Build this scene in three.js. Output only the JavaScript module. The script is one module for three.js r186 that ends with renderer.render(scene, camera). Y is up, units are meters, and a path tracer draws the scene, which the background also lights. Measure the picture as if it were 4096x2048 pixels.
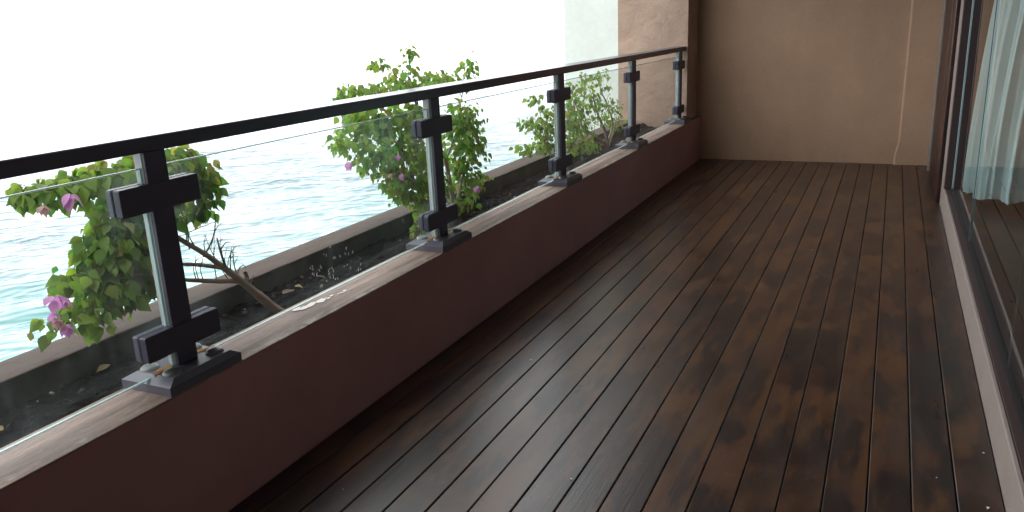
import * as THREE from 'three';
import { mergeGeometries } from 'three/addons/utils/BufferGeometryUtils.js';

// ------------------------------------------------------------------ camera, sky, sun, exposure
const scene = new THREE.Scene();
const camera = new THREE.PerspectiveCamera(35.53, 2, 0.05, 6000);
camera.position.set(0, 1.5, 0);
camera.rotation.set(-0.27814, 0.44486, -0.04337, 'YXZ');
scene.add(camera);
const renderer = new THREE.WebGLRenderer({ antialias: true });
renderer.toneMapping = THREE.LinearToneMapping;
renderer.toneMappingExposure = 1.9;
renderer.shadowMap.enabled = true;

const SUN = new THREE.Vector3(0.10, 0.92, 0.28).normalize();
{
  const w = 512, h = 256, d = new Float32Array(w * h * 4), g = new THREE.Vector3(-0.90, 0.40, -0.14).normalize();
  for (let j = 0; j < h; j++) for (let i = 0; i < w; i++) {
    const el = ((j + 0.5) / h - 0.5) * Math.PI, az = ((i + 0.5) / w - 0.5) * 2 * Math.PI;
    const x = Math.cos(el) * Math.cos(az), y = Math.sin(el), z = Math.cos(el) * Math.sin(az);
    const c = Math.max(0, x * g.x + y * g.y + z * g.z), glow = Math.pow(c, 2);
    const L = 0.86 * (1 + 1.75 * glow) * (1 + 0.45 * Math.exp(-Math.max(0, el) / 0.16));
    const k = (j * w + i) * 4;
    d[k] = L * 0.985; d[k + 1] = L * 1.0; d[k + 2] = L * 1.03; d[k + 3] = 1;
  }
  const sky = new THREE.DataTexture(d, w, h, THREE.RGBAFormat, THREE.FloatType);
  sky.mapping = THREE.EquirectangularReflectionMapping;
  sky.magFilter = sky.minFilter = THREE.LinearFilter;
  sky.needsUpdate = true;
  scene.background = sky; scene.environment = sky;
}
const sun = new THREE.DirectionalLight(new THREE.Color(1, 0.95, 0.88), 1.0);
sun.position.copy(SUN).multiplyScalar(40).add(new THREE.Vector3(-2, 0, -4));
sun.target.position.set(-2, 0, -4);
sun.castShadow = true; sun.shadow.radius = 20; sun.shadow.mapSize.set(2048, 2048);
Object.assign(sun.shadow.camera, { left: -20, right: 20, top: 20, bottom: -20, near: 1, far: 100 });
scene.add(sun, sun.target);

// ------------------------------------------------------------------ helpers
function rng(seed) { let a = seed >>> 0; return () => { a = (a + 0x6D2B79F5) >>> 0; let t = a; t = Math.imul(t ^ (t >>> 15), t | 1); t ^= t + Math.imul(t ^ (t >>> 7), t | 61); return ((t ^ (t >>> 14)) >>> 0) / 4294967296; }; }
const clamp = (x, a = 0, b = 1) => Math.min(b, Math.max(a, x));
const sm = (a, b, x) => { const t = clamp((x - a) / (b - a)); return t * t * (3 - 2 * t); };
const lerp = (a, b, t) => a + (b - a) * t;
const mix3 = (a, b, t) => [lerp(a[0], b[0], t), lerp(a[1], b[1], t), lerp(a[2], b[2], t)];
// value noise that repeats after px by py cells
function noise(seed, px, py) {
  const r = rng(seed), g = new Float32Array(px * py);
  for (let i = 0; i < g.length; i++) g[i] = r();
  return (u, v) => {
    const x = u * px, y = v * py, xi = Math.floor(x), yi = Math.floor(y);
    let fx = x - xi, fy = y - yi; fx = fx * fx * (3 - 2 * fx); fy = fy * fy * (3 - 2 * fy);
    const a = ((xi % px) + px) % px, b = (a + 1) % px, c = (((yi % py) + py) % py) * px, e = ((((yi + 1) % py) + py) % py) * px;
    return (g[c + a] * (1 - fx) + g[c + b] * fx) * (1 - fy) + (g[e + a] * (1 - fx) + g[e + b] * fx) * fy;
  };
}
function fbm(seed, px, py, oct, gain = 0.5) {
  const ns = []; let s = 0, k = 1;
  for (let i = 0; i < oct; i++) { ns.push([noise(seed + i * 31, px << i, py << i), k]); s += k; k *= gain; }
  return (u, v) => { let t = 0; for (const [n, w] of ns) t += n(u, v) * w; return t / s; };
}
// a texture from a function (u, v) -> [r, g, b] in linear values, or one number
function tex(w, h, f, { color = false, wrap = THREE.RepeatWrapping, alpha = false } = {}) {
  const d = new Uint8Array(w * h * 4), enc = (x) => (x <= 0.0031308 ? 12.92 * x : 1.055 * Math.pow(x, 1 / 2.4) - 0.055);
  for (let j = 0; j < h; j++) for (let i = 0; i < w; i++) {
    const c = f((i + 0.5) / w, (j + 0.5) / h), k = (j * w + i) * 4;
    if (typeof c === 'number') d[k] = d[k + 1] = d[k + 2] = clamp(c) * 255;
    else for (let q = 0; q < 3; q++) d[k + q] = 255 * (color ? enc(clamp(c[q])) : clamp(c[q]));
    d[k + 3] = 255;
  }
  const t = new THREE.DataTexture(d, w, h, THREE.RGBAFormat, THREE.UnsignedByteType);
  t.wrapS = t.wrapT = wrap; t.magFilter = THREE.LinearFilter; t.minFilter = THREE.LinearMipmapLinearFilter; t.generateMipmaps = true;
  if (color) t.colorSpace = THREE.SRGBColorSpace;
  t.needsUpdate = true;
  return t;
}
const rgb = (r, g, b) => new THREE.Color().setRGB(r, g, b);
const used = {};
function numbered(n) { used[n] = (used[n] ?? -1) + 1; return used[n] ? n + '_' + String(used[n]).padStart(3, '0') : n; }
function tag(o, label, category, group, kind) {
  if (label) o.userData.label = label;
  if (category) o.userData.category = category;
  if (group) o.userData.group = group;
  if (kind) o.userData.kind = kind;
  return o;
}
function thing(name, at, label, category, group) {
  const o = new THREE.Group(); o.name = numbered(name); o.position.set(...at); scene.add(o);
  return tag(o, label, category, group);
}
// geometry given in world metres; put under a parent that stands at parent.at
function part(name, geo, mat, parent) {
  const m = new THREE.Mesh(Array.isArray(geo) ? mergeGeometries(geo.map((g) => (g.index ? g.toNonIndexed() : g))) : geo, mat);
  m.name = parent === scene ? numbered(name) : name;
  m.castShadow = m.receiveShadow = true;
  if (parent !== scene) { const p = new THREE.Vector3(); for (let q = parent; q && q !== scene; q = q.parent) p.add(q.position); m.position.copy(p).negate(); }
  parent.add(m);
  return m;
}
// box with small chamfers between two corners, uv in metres by the face's own plane
function box(a, b, c = 0.003) {
  const lo = [0, 1, 2].map((i) => Math.min(a[i], b[i])), hi = [0, 1, 2].map((i) => Math.max(a[i], b[i]));
  c = Math.min(c, ...[0, 1, 2].map((i) => (hi[i] - lo[i]) * 0.45));
  const P = [], N = [], U = [];
  const quad = (p, n) => {
    const e1 = new THREE.Vector3().subVectors(p[1], p[0]), e2 = new THREE.Vector3().subVectors(p[2], p[0]);
    if (e1.cross(e2).dot(n) < 0) p = [...p].reverse();
    const ax = Math.abs(n.x), ay = Math.abs(n.y), az = Math.abs(n.z);
    for (const ids of p.length === 4 ? [0, 1, 2, 0, 2, 3].map((i) => i) : [0, 1, 2]) {
      const q = p[ids]; P.push(q.x, q.y, q.z); N.push(n.x, n.y, n.z);
      if (ax >= ay && ax >= az) U.push(q.z, q.y); else if (ay >= az) U.push(q.z, q.x); else U.push(q.x, q.y);
    }
  };
  const V = (x, y, z) => new THREE.Vector3(x, y, z);
  for (let k = 0; k < 3; k++) for (const s of [0, 1]) {                // six faces
    const i = (k + 1) % 3, j = (k + 2) % 3, n = [0, 0, 0]; n[k] = s ? 1 : -1;
    const at = (u, v) => { const r = [0, 0, 0]; r[k] = s ? hi[k] : lo[k]; r[i] = u; r[j] = v; return V(...r); };
    quad([at(lo[i] + c, lo[j] + c), at(hi[i] - c, lo[j] + c), at(hi[i] - c, hi[j] - c), at(lo[i] + c, hi[j] - c)], V(...n));
  }
  for (let k = 0; k < 3; k++) for (const s of [0, 1]) for (const t of [0, 1]) {   // twelve chamfers along axis k
    const i = (k + 1) % 3, j = (k + 2) % 3, n = [0, 0, 0]; n[i] = s ? 1 : -1; n[j] = t ? 1 : -1;
    const at = (w, di, dj) => { const r = [0, 0, 0]; r[k] = w; r[i] = s ? hi[i] - di : lo[i] + di; r[j] = t ? hi[j] - dj : lo[j] + dj; return V(...r); };
    quad([at(lo[k] + c, 0, c), at(hi[k] - c, 0, c), at(hi[k] - c, c, 0), at(lo[k] + c, c, 0)], V(...n).normalize());
  }
  for (const sx of [0, 1]) for (const sy of [0, 1]) for (const sz of [0, 1]) {
    const X = sx ? hi[0] : lo[0], Y = sy ? hi[1] : lo[1], Z = sz ? hi[2] : lo[2], dx = sx ? -c : c, dy = sy ? -c : c, dz = sz ? -c : c;
    quad([V(X, Y + dy, Z + dz), V(X + dx, Y, Z + dz), V(X + dx, Y + dy, Z)], V(-dx, -dy, -dz).normalize());
  }
  const g = new THREE.BufferGeometry();
  g.setAttribute('position', new THREE.Float32BufferAttribute(P, 3));
  g.setAttribute('normal', new THREE.Float32BufferAttribute(N, 3));
  g.setAttribute('uv', new THREE.Float32BufferAttribute(U, 2));
  return g;
}
// tapered tube along points, radius from r0 to r1
function limb(pts, r0, r1, seg = 7, perSpan = 4, wob = 0, seed = 1) {
  const c = new THREE.CatmullRomCurve3(pts.map((p) => new THREE.Vector3(...p))), n = Math.max(3, (pts.length - 1) * perSpan), g = new THREE.TubeGeometry(c, n, 1, seg, false), p = g.attributes.position, r = rng(seed);
  for (let i = 0; i <= n; i++) {
    const o = c.getPointAt(i / n), rad = lerp(r0, r1, i / n) * (1 + wob * (r() - 0.5));
    for (let k = 0; k <= seg; k++) { const q = i * (seg + 1) + k; p.setXYZ(q, o.x + (p.getX(q) - o.x) * rad, o.y + (p.getY(q) - o.y) * rad, o.z + (p.getZ(q) - o.z) * rad); }
  }
  g.computeVertexNormals();
  return g;
}

// ------------------------------------------------------------------ materials
const DECK = 0, SILL = 0.477, CEIL = 2.85, BACK = -8.97, REAR = 3.0;
const M = {};
{ // plaster: uv in metres, one tile 2 m
  const a = fbm(11, 4, 4, 5, 0.6), b = fbm(12, 10, 3, 4), f = fbm(13, 96, 96, 2), tr = fbm(14, 6, 12, 4, 0.62);
  M.plasterMap = tex(1024, 1024, (u, v) => { const k = 0.86 + 0.20 * (a(u, v) - 0.5) + 0.12 * (b(u, v) - 0.5) + 0.07 * (f(u, v) - 0.5), h = 0.05 * (tr(u, v) - 0.5); return [k * (1 + h), k, k * (1 - h)]; }, { color: true });
  M.plasterBump = tex(1024, 1024, (u, v) => 0.5 + 0.25 * (a(u, v) - 0.5) + 0.30 * (f(u, v) - 0.5));
  const q = fbm(15, 5, 5, 6, 0.62), w1 = fbm(16, 9, 9, 4), w2 = fbm(17, 7, 7, 3);
  const trowel = (u, v) => { const uu = u + 0.06 * (w1(u, v) - 0.5), vv = v + 0.06 * (w2(u, v) - 0.5); return q(uu, vv); };
  M.trowelMap = tex(1024, 1024, (u, v) => { const t = trowel(u, v), k = 0.82 + 0.36 * (t - 0.5), s = sm(0.45, 0.62, w1(u, v)); return [k * (1 + 0.03 * s), k * (1 - 0.01 * s), k * (1 - 0.03 * s)]; }, { color: true });
  M.trowelBump = tex(1024, 1024, (u, v) => { const t = trowel(u, v); return 0.5 + 1.1 * (t - 0.5) + 0.12 * (f(u, v) - 0.5); });
}
function plaster(c, opt = {}) {
  const rep = opt.rep ?? 0.5, map = (opt.trowel ? M.trowelMap : M.plasterMap).clone(), bump = (opt.trowel ? M.trowelBump : M.plasterBump).clone();
  map.repeat.set(rep, rep); bump.repeat.set(rep, rep); map.needsUpdate = bump.needsUpdate = true;
  return new THREE.MeshStandardMaterial({ color: rgb(...c), map, bumpMap: bump, bumpScale: opt.bump ?? 0.004, roughness: opt.rough ?? 0.85 });
}
M.wall = plaster([0.54, 0.352, 0.232]);
M.parapet = plaster([0.47, 0.245, 0.24], { trowel: true, rep: 0.45, bump: 0.003 });
M.fin = plaster([0.50, 0.35, 0.268], { trowel: true, rep: 1.3, bump: 0.012 });
M.white = plaster([0.745, 0.775, 0.74], { rep: 0.2, bump: 0.003 });
M.kerb = plaster([0.070, 0.044, 0.033], { trowel: true, rep: 1.6, bump: 0.006, rough: 0.9 });
M.ceiling = plaster([0.095, 0.07, 0.058]);
M.strip = plaster([0.30, 0.245, 0.215], { rep: 1.1, bump: 0.003 });
{ // trough side: dark mossy concrete
  const a = fbm(21, 8, 8, 5, 0.6);
  M.trough = new THREE.MeshStandardMaterial({ color: 0xffffff, map: tex(512, 512, (u, v) => { const t = a(u, v); return mix3([0.05, 0.054, 0.05], [0.085, 0.09, 0.082], sm(0.3, 0.7, t)); }, { color: true }), roughness: 0.95 });
}
{ // weathered coping, 8 m long by 0.22 m: streaks along it, pale peeled patches, dark runs
  const st = fbm(31, 40, 10, 5, 0.6), bl = fbm(32, 24, 2, 5, 0.6), gr = fbm(33, 512, 24, 3), pe = fbm(34, 160, 8, 4, 0.6);
  const zs = (u) => -9 + u * 8;                                        // u runs from z = -9 to z = -1
  M.copingMap = tex(2048, 128, (u, v) => {
    const z = zs(u), x = -2.09 + v * 0.21, t = st(u * 0.5, v), b = bl(u, v), g = gr(u, v);
    let c = mix3([0.135, 0.09, 0.068], [0.355, 0.25, 0.195], sm(0.28, 0.72, 0.6 * t + 0.4 * b));
    c = mix3(c, [0.165, 0.145, 0.125], 0.4 * sm(0.50, 0.68, b));
    const k = 0.86 + 0.28 * g; c = c.map((q) => q * k);
    const edge = sm(-1.935, -1.888, x) * sm(0.62, 0.78, pe(u, v) + 0.22 * sm(-1.70, -2.1, z) * sm(-2.75, -2.2, z));
    c = mix3(c, [0.46, 0.42, 0.39], edge * 0.6);
    const dk = sm(0.03, 0, Math.abs(x + 2.03)) * 0.35 * sm(0.4, 0.6, t); c = mix3(c, [0.10, 0.08, 0.065], dk);
    return c;
  }, { color: true });
  M.copingBump = tex(2048, 128, (u, v) => 0.5 + 0.5 * (gr(u, v) - 0.5) + 0.4 * (st(u * 0.5, v) - 0.5));
  for (const t of [M.copingMap, M.copingBump]) { t.repeat.set(1 / 8, 1 / 0.21); t.offset.set(9 / 8, 2.09 / 0.21); t.needsUpdate = true; }
  M.coping = new THREE.MeshStandardMaterial({ map: M.copingMap, bumpMap: M.copingBump, bumpScale: 0.002, roughness: 0.7 });
}
{ // wood: 16 strips of 0.13 m across, 4 m along
  const NW = 1024, NL = 2048, blot = fbm(41, 22, 24, 5, 0.58), big = fbm(42, 16, 10, 3), cool = fbm(43, 24, 14, 5, 0.6), oran = fbm(44, 26, 16, 4, 0.55), grain = fbm(45, 256, 14, 3, 0.6), fine = fbm(46, 512, 90, 2), scr = fbm(47, 90, 300, 2), tone = noise(48, 16, 2);
  const f = (u, v) => {
    const t = sm(0.28, 0.72, blot(u, v)), g = grain(u, v), strip = Math.floor(u * 16), base = tone((strip + 0.001) / 16, 0.0);
    let c = mix3([0.029, 0.0142, 0.0106], [0.092, 0.046, 0.027], 0.55 * t + 0.45 * base);
    c = mix3(c, [0.105, 0.052, 0.021], 0.7 * sm(0.46, 0.68, oran(u, v)));
    c = mix3(c, [0.014, 0.0125, 0.015], 0.8 * sm(0.46, 0.66, cool(u, v)));
    c = mix3(c, [0.060, 0.044, 0.036], 0.3 * sm(0.45, 0.75, big(u, v)));
    const k = (0.94 + 0.12 * g) * (0.95 + 0.10 * fine(u, v));
    c = c.map((q) => q * k);
    return mix3(c, [0.16, 0.15, 0.14], 0.35 * sm(0.83, 0.92, scr(u, v)));
  };
  M.woodMap = tex(NW, NL, f, { color: true });
  M.woodRough = tex(NW, NL / 2, (u, v) => 0.25 + 0.07 * blot(u, v) + 0.06 * big(u, v) + 0.05 * (grain(u, v) - 0.5));
  M.woodBump = tex(NW, NL / 2, (u, v) => 0.5 + 0.5 * (grain(u, v) - 0.5) + 0.2 * (fine(u, v) - 0.5));
  M.wood = new THREE.MeshPhysicalMaterial({ color: rgb(1.0, 0.90, 0.82), map: M.woodMap, roughnessMap: M.woodRough, roughness: 1, bumpMap: M.woodBump, bumpScale: 0.0004, ior: 1.62 });
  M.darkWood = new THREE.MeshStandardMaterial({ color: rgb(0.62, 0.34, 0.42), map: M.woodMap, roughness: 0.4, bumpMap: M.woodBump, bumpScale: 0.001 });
}
M.void = new THREE.MeshStandardMaterial({ color: rgb(0.012, 0.010, 0.009), roughness: 1 });
{ const a = fbm(51, 64, 64, 3); const t = tex(256, 256, (u, v) => 0.35 + 0.2 * a(u, v)); t.repeat.set(2, 2);
  M.metal = new THREE.MeshStandardMaterial({ color: rgb(0.060, 0.055, 0.088), roughness: 1, roughnessMap: t, metalness: 0.0 });
  M.plate = new THREE.MeshStandardMaterial({ color: rgb(0.105, 0.102, 0.128), roughness: 0.34 });
  M.litSidePaint = new THREE.MeshStandardMaterial({ color: rgb(0.44, 0.445, 0.43), roughness: 0.4, metalness: 0.25 });  // paler copy of the post paint, sky light on its sides put into the colour
  M.railPaint = new THREE.MeshStandardMaterial({ color: rgb(0.060, 0.055, 0.085), roughness: 0.26, metalness: 0.0 });
  M.cap = new THREE.MeshStandardMaterial({ color: rgb(0.16, 0.165, 0.16), roughness: 0.42, metalness: 0.3 }); }
M.frame = new THREE.MeshStandardMaterial({ color: rgb(0.034, 0.015, 0.014), roughness: 0.8 });
M.glass = new THREE.MeshPhysicalMaterial({ color: rgb(0.93, 0.97, 0.955), transmission: 1, roughness: 0, ior: 1.5, thickness: 0, side: THREE.DoubleSide });
M.doorGlass = new THREE.MeshPhysicalMaterial({ color: rgb(0.88, 0.96, 0.95), transmission: 1, roughness: 0, ior: 1.85, thickness: 0, side: THREE.DoubleSide });
M.glassEdge = new THREE.MeshPhysicalMaterial({ color: rgb(0.72, 0.88, 0.87), transmission: 0.5, roughness: 0.35, thickness: 0 });
M.paneEdge = new THREE.MeshStandardMaterial({ color: rgb(0.10, 0.15, 0.15), roughness: 0.3 });
M.seal = new THREE.MeshStandardMaterial({ color: rgb(0.50, 0.66, 0.70), roughness: 0.5 });
M.rust = new THREE.MeshStandardMaterial({ color: rgb(0.42, 0.20, 0.05), roughness: 0.95 });
M.residue = new THREE.MeshPhysicalMaterial({ color: rgb(0.72, 0.72, 0.74), roughness: 0.9, transmission: 0.35, thickness: 0, side: THREE.DoubleSide });
M.flake = new THREE.MeshStandardMaterial({ color: rgb(0.66, 0.64, 0.58), roughness: 0.9 });
M.bark = new THREE.MeshStandardMaterial({ color: rgb(0.27, 0.21, 0.16), roughness: 0.95, map: M.plasterMap, bumpMap: M.trowelBump, bumpScale: 0.004 });
M.twig = new THREE.MeshStandardMaterial({ color: rgb(0.11, 0.09, 0.075), roughness: 0.95 });
M.petal = new THREE.MeshPhysicalMaterial({ color: rgb(0.66, 0.30, 0.60), roughness: 1, transmission: 0.45, thickness: 0, side: THREE.DoubleSide });
M.palePetal = new THREE.MeshPhysicalMaterial({ color: rgb(0.50, 0.30, 0.28), roughness: 1, transmission: 0.45, thickness: 0, side: THREE.DoubleSide });
const leafMat = (c, extra = {}) => new THREE.MeshPhysicalMaterial({ color: rgb(...c), roughness: 1, transmission: 0.55, thickness: 0, side: THREE.DoubleSide, ...extra });
M.leaves = [[0.20, 0.325, 0.05], [0.27, 0.41, 0.055], [0.15, 0.26, 0.05], [0.30, 0.45, 0.065], [0.10, 0.19, 0.045]].map((c) => leafMat(c));
M.foliage = leafMat([1, 1, 1], { vertexColors: true });
M.deadLeaf = new THREE.MeshPhysicalMaterial({ color: rgb(0.20, 0.15, 0.055), roughness: 1, transmission: 0.2, thickness: 0, side: THREE.DoubleSide });
M.brownLeaf = new THREE.MeshPhysicalMaterial({ color: rgb(0.075, 0.05, 0.034), roughness: 1, transmission: 0.1, thickness: 0, side: THREE.DoubleSide });

// ------------------------------------------------------------------ the sea
{
  const LEVEL = -6.0, r = rng(61), waves = [];
  for (let i = 0; i < 26; i++) {
    const len = 0.55 * Math.pow(7, r() ** 1.5), k = 2 * Math.PI / len, a = Math.atan2(-0.62, -0.78) + (r() - 0.5) * 0.75;
    waves.push([k * Math.cos(a), k * Math.sin(a), r() * 6.28, 0.0062 * Math.pow(len, 1.05) * (0.5 + r())]);
  }
  const patch = fbm(62, 7, 7, 4, 0.55), gust = fbm(63, 9, 9, 3), nx = 300, nz = 470, x0 = 2, x1 = -73, z0 = 22, z1 = -95;
  const P = [], C = [], U = [], I = [];
  for (let j = 0; j <= nz; j++) for (let i = 0; i <= nx; i++) {
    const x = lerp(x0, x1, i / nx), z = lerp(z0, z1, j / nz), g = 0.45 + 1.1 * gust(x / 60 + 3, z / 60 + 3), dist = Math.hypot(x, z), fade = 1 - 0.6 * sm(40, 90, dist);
    let y = 0; for (const [kx, kz, ph, am] of waves) y += am * Math.sin(kx * x + kz * z + ph);
    P.push(x, LEVEL + y * g * fade, z); U.push(x, z);
    const p = patch(x / 55 + 5, z / 55 + 5), depth = sm(9, 42, -x + 0.35 * Math.abs(z) + 22 * (p - 0.5));
    let c = mix3([0.19, 0.36, 0.335], [0.20, 0.265, 0.30], depth);
    c = mix3(c, [0.24, 0.38, 0.25], 0.6 * sm(0.56, 0.72, p) * (1 - depth)); c = mix3(c, [0.07, 0.20, 0.22], 0.6 * sm(0.46, 0.30, p) * (1 - 0.6 * depth));
    C.push(...mix3(c, [0.30, 0.36, 0.39], sm(35, 90, dist)));  // far water coloured paler: bleaching by sky glare painted in
  }
  for (let j = 0; j < nz; j++) for (let i = 0; i < nx; i++) { const a = j * (nx + 1) + i, b = a + 1, c = a + nx + 1, d = c + 1; I.push(a, b, c, b, d, c); }
  const near = new THREE.BufferGeometry();
  near.setAttribute('position', new THREE.Float32BufferAttribute(P, 3)); near.setAttribute('uv', new THREE.Float32BufferAttribute(U, 2)); near.setAttribute('color', new THREE.Float32BufferAttribute(C, 3));
  near.setIndex(I); near.computeVertexNormals();
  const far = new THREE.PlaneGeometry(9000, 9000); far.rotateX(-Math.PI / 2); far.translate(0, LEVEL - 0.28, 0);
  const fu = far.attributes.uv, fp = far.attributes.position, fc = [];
  for (let i = 0; i < fp.count; i++) { fu.setXY(i, fp.getX(i), fp.getZ(i)); fc.push(0.30, 0.36, 0.39); }  // outer sheet carries the same painted glare tone
  far.setAttribute('color', new THREE.Float32BufferAttribute(fc, 3));
  // ripples: a tile of sines whose crests lie mostly across the wind
  const T = 13, rs = [], rw = rng(64);
  while (rs.length < 46) { const i = Math.round((rw() * 2 - 1) * 42), j = Math.round((rw() * 2 - 1) * 42), k = Math.hypot(i, j), c = (i * 0.80 + j * 0.60) / k; if (k > 11 && k < 42 && c > 0.90) rs.push([i, j, rw(), Math.pow(14 / k, 1.15) * (0.5 + rw())]); }
  const calm = fbm(66, 3, 3, 3), chop = noise(65, 60, 60);
  const bump = tex(1024, 1024, (u, v) => { let h = 0; for (const [i, j, p, a] of rs) h += a * Math.sin(6.28319 * (i * u + j * v + p)); return 0.5 + 0.045 * h * (0.35 + 1.2 * calm(u, v)) + 0.04 * (chop(u, v) - 0.5); }); bump.repeat.set(1 / T, 1 / T); bump.needsUpdate = true;
  const water = new THREE.MeshPhysicalMaterial({ color: 0xffffff, vertexColors: true, roughness: 0.12, ior: 1.33, bumpMap: bump, bumpScale: 0.20 });
  tag(part('sea', [near, far], water, scene), 'turquoise rippled sea below the balcony, coloured paler with distance for sky glare', 'sea', null, 'structure');
}

// ------------------------------------------------------------------ structure
{
  const slab = part('deck_base', box([-2.69, -0.5, BACK - 0.3], [0.43, -0.034, REAR], 0.002), M.void, scene);
  tag(slab, 'dark floor slab under the gaps of the deck boards', 'floor', null, 'structure');

  // deck: every board a piece of its own, seams at the photo's spacing
  const deck = thing('deck', [0, 0, -3], 'dark stained hardwood deck of long boards with narrow gaps', 'deck'); deck.userData.kind = 'structure';
  const r = rng(71), seams = [-1.883, -1.785];
  for (let k = 14; k >= -2; k--) seams.push(0.1625 - 0.12985 * k);
  seams[seams.length - 1] = 0.424;
  for (let i = 0; i + 1 < seams.length; i++) {
    const xa = seams[i] + 0.0022, xb = seams[i + 1] - 0.0022; let z = BACK + 0.004;
    let len = 9.6 + r() * 1.2, strip = Math.floor(r() * 16);
    while (z < REAR - 0.05) {
      let e = Math.min(z + len, REAR); if (REAR - e < 0.5) e = REAR;
      const lift = (r() - 0.5) * 0.0022, g = box([xa, -0.030, z], [xb, lift, e - 0.0007], 0.0028), p = g.attributes.position, u = g.attributes.uv, n = g.attributes.normal, oz = r() * 4;
      const tilt = (r() - 0.5) * 0.006;
      for (let q = 0; q < p.count; q++) {
        const fx = (p.getX(q) - xa) / (xb - xa);
        u.setXY(q, (strip + 0.02 + 0.96 * fx) / 16, (p.getZ(q) + oz) / 4);
        if (p.getY(q) > -0.02) p.setY(q, p.getY(q) + (fx - 0.5) * 0.13 * tilt);
      }
      part('board', g, M.wood, deck);
      z = e; len = 3.4 + r() * 2.4; strip = Math.floor(r() * 16);
    }
  }

  // parapet with its coping
  const par = thing('parapet_wall', [-1.985, 0, -3], 'low maroon-brown rendered parapet wall carrying the glass railing', 'wall');
  part('wall_body', box([-2.082, -0.4, BACK], [-1.8835, 0.4705, REAR], 0.002), M.parapet, par);
  {
    const nz = 420, prof = [[-1.8838, 0.4695], [-1.8828, 0.4705], [-1.8828, 0.474], [-1.8855, 0.477], [-1.95, 0.4775], [-2.03, 0.477], [-2.084, 0.4765], [-2.088, 0.473], [-2.088, 0.40]];
    const P = [], U = [], I = [], nA = fbm(81, 160, 4, 3);
    for (let j = 0; j <= nz; j++) {
      const z = lerp(-8.97, REAR, j / nz);
      prof.forEach(([x, y], i) => { const w = nA(j / nz, i / 9); P.push(x + (i > 1 && i < 5 ? 0.004 * (w - 0.5) : 0), y + (i < 2 ? 0.0005 : 0.0022) * (w - 0.5), z); U.push(z, x); });
    }
    const n = prof.length;
    for (let j = 0; j < nz; j++) for (let i = 0; i + 1 < n; i++) { const a = j * n + i, b = a + 1, c = a + n, d = c + 1; I.push(a, b, c, b, d, c); }
    const g = new THREE.BufferGeometry(); g.setAttribute('position', new THREE.Float32BufferAttribute(P, 3)); g.setAttribute('uv', new THREE.Float32BufferAttribute(U, 2)); g.setIndex(I); g.computeVertexNormals();
    tag(part('coping', g, M.coping, par), 'weathered streaky coping with pale peeled patches');
    // peeled pale flakes on the coping
    const fl = [], rr = rng(82);
    for (let i = 0; i < 26; i++) {
      const t = rr(), z = lerp(-2.27, -2.60, t), x = lerp(-2.035, -1.985, t) + (rr() - 0.5) * 0.02, s = (t < 0.45 ? 0.016 : 0.006) * (0.6 + rr()), k = 7, sh = new THREE.Shape();
      for (let q = 0; q < k; q++) { const a = q / k * 6.283, w = s * (0.55 + 0.6 * rr()); sh[q ? 'lineTo' : 'moveTo'](Math.cos(a) * w * 1.5, Math.sin(a) * w * 0.8); }
      const e = new THREE.ExtrudeGeometry(sh, { depth: 0.0016, bevelEnabled: false }); e.rotateX(-Math.PI / 2); e.rotateY(Math.PI / 2 - 0.5 + rr()); e.translate(x, 0.4772 + rr() * 0.0012, z); fl.push(e);
    }
    tag(part('paint_flake', fl, M.flake, par), 'white flaking patch on the coping beside the glass', null, null, 'stuff');
  }

  // planter trough beyond the glass
  const kerb = thing('planter_kerb', [-2.6, 0, -3], 'brown concrete outer kerb of the planter trough above the sea', 'kerb');
  {
    const nz = 300, prof = [[-2.513, 0.474], [-2.517, 0.4775], [-2.56, 0.478], [-2.64, 0.4775], [-2.682, 0.477], [-2.687, 0.473], [-2.69, -1.2]];
    const P = [], U = [], I = [], nA = fbm(83, 120, 4, 4), n = prof.length; let run = [0]; for (let i = 1; i < n; i++) run.push(run[i - 1] + Math.hypot(prof[i][0] - prof[i - 1][0], prof[i][1] - prof[i - 1][1]));
    for (let j = 0; j <= nz; j++) { const z = lerp(-8.5, REAR, j / nz); prof.forEach(([x, y], i) => { const w = nA(j / nz, i / 9); P.push(x + 0.007 * (w - 0.5), y + 0.004 * (w - 0.5), z); U.push(z, run[i]); }); }
    for (let j = 0; j < nz; j++) for (let i = 0; i + 1 < n; i++) { const a = j * n + i, b = a + 1, c = a + n, d = c + 1; I.push(a, b, c, b, d, c); }
    const g = new THREE.BufferGeometry(); g.setAttribute('position', new THREE.Float32BufferAttribute(P, 3)); g.setAttribute('uv', new THREE.Float32BufferAttribute(U, 2)); g.setIndex(I); g.computeVertexNormals();
    part('kerb_top', g, M.kerb, kerb);
    part('trough_side', box([-2.53, 0.1, -8.5], [-2.515, 0.4735, REAR], 0.001), M.trough, kerb);
  }
  {
    const nx = 26, nz = 700, P = [], U = [], I = [], a = fbm(84, 60, 4, 5, 0.6), b = fbm(85, 200, 12, 4, 0.65);
    for (let j = 0; j <= nz; j++) for (let i = 0; i <= nx; i++) {
      const x = lerp(-2.514, -2.0825, i / nx), z = lerp(-8.5, REAR, j / nz), u = j / nz, v = i / nx;
      P.push(x, 0.372 + 0.085 * (a(u, v) - 0.42) + 0.035 * (b(u, v) - 0.5) + 0.035 * sm(-7.4, -8.2, z), z); U.push(x, z);
    }
    for (let j = 0; j < nz; j++) for (let i = 0; i < nx; i++) { const p = j * (nx + 1) + i, q = p + 1, s = p + nx + 1, t = s + 1; I.push(p, s, q, q, s, t); }
    const g = new THREE.BufferGeometry(); g.setAttribute('position', new THREE.Float32BufferAttribute(P, 3)); g.setAttribute('uv', new THREE.Float32BufferAttribute(U, 2)); g.setIndex(I); g.computeVertexNormals();
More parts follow.
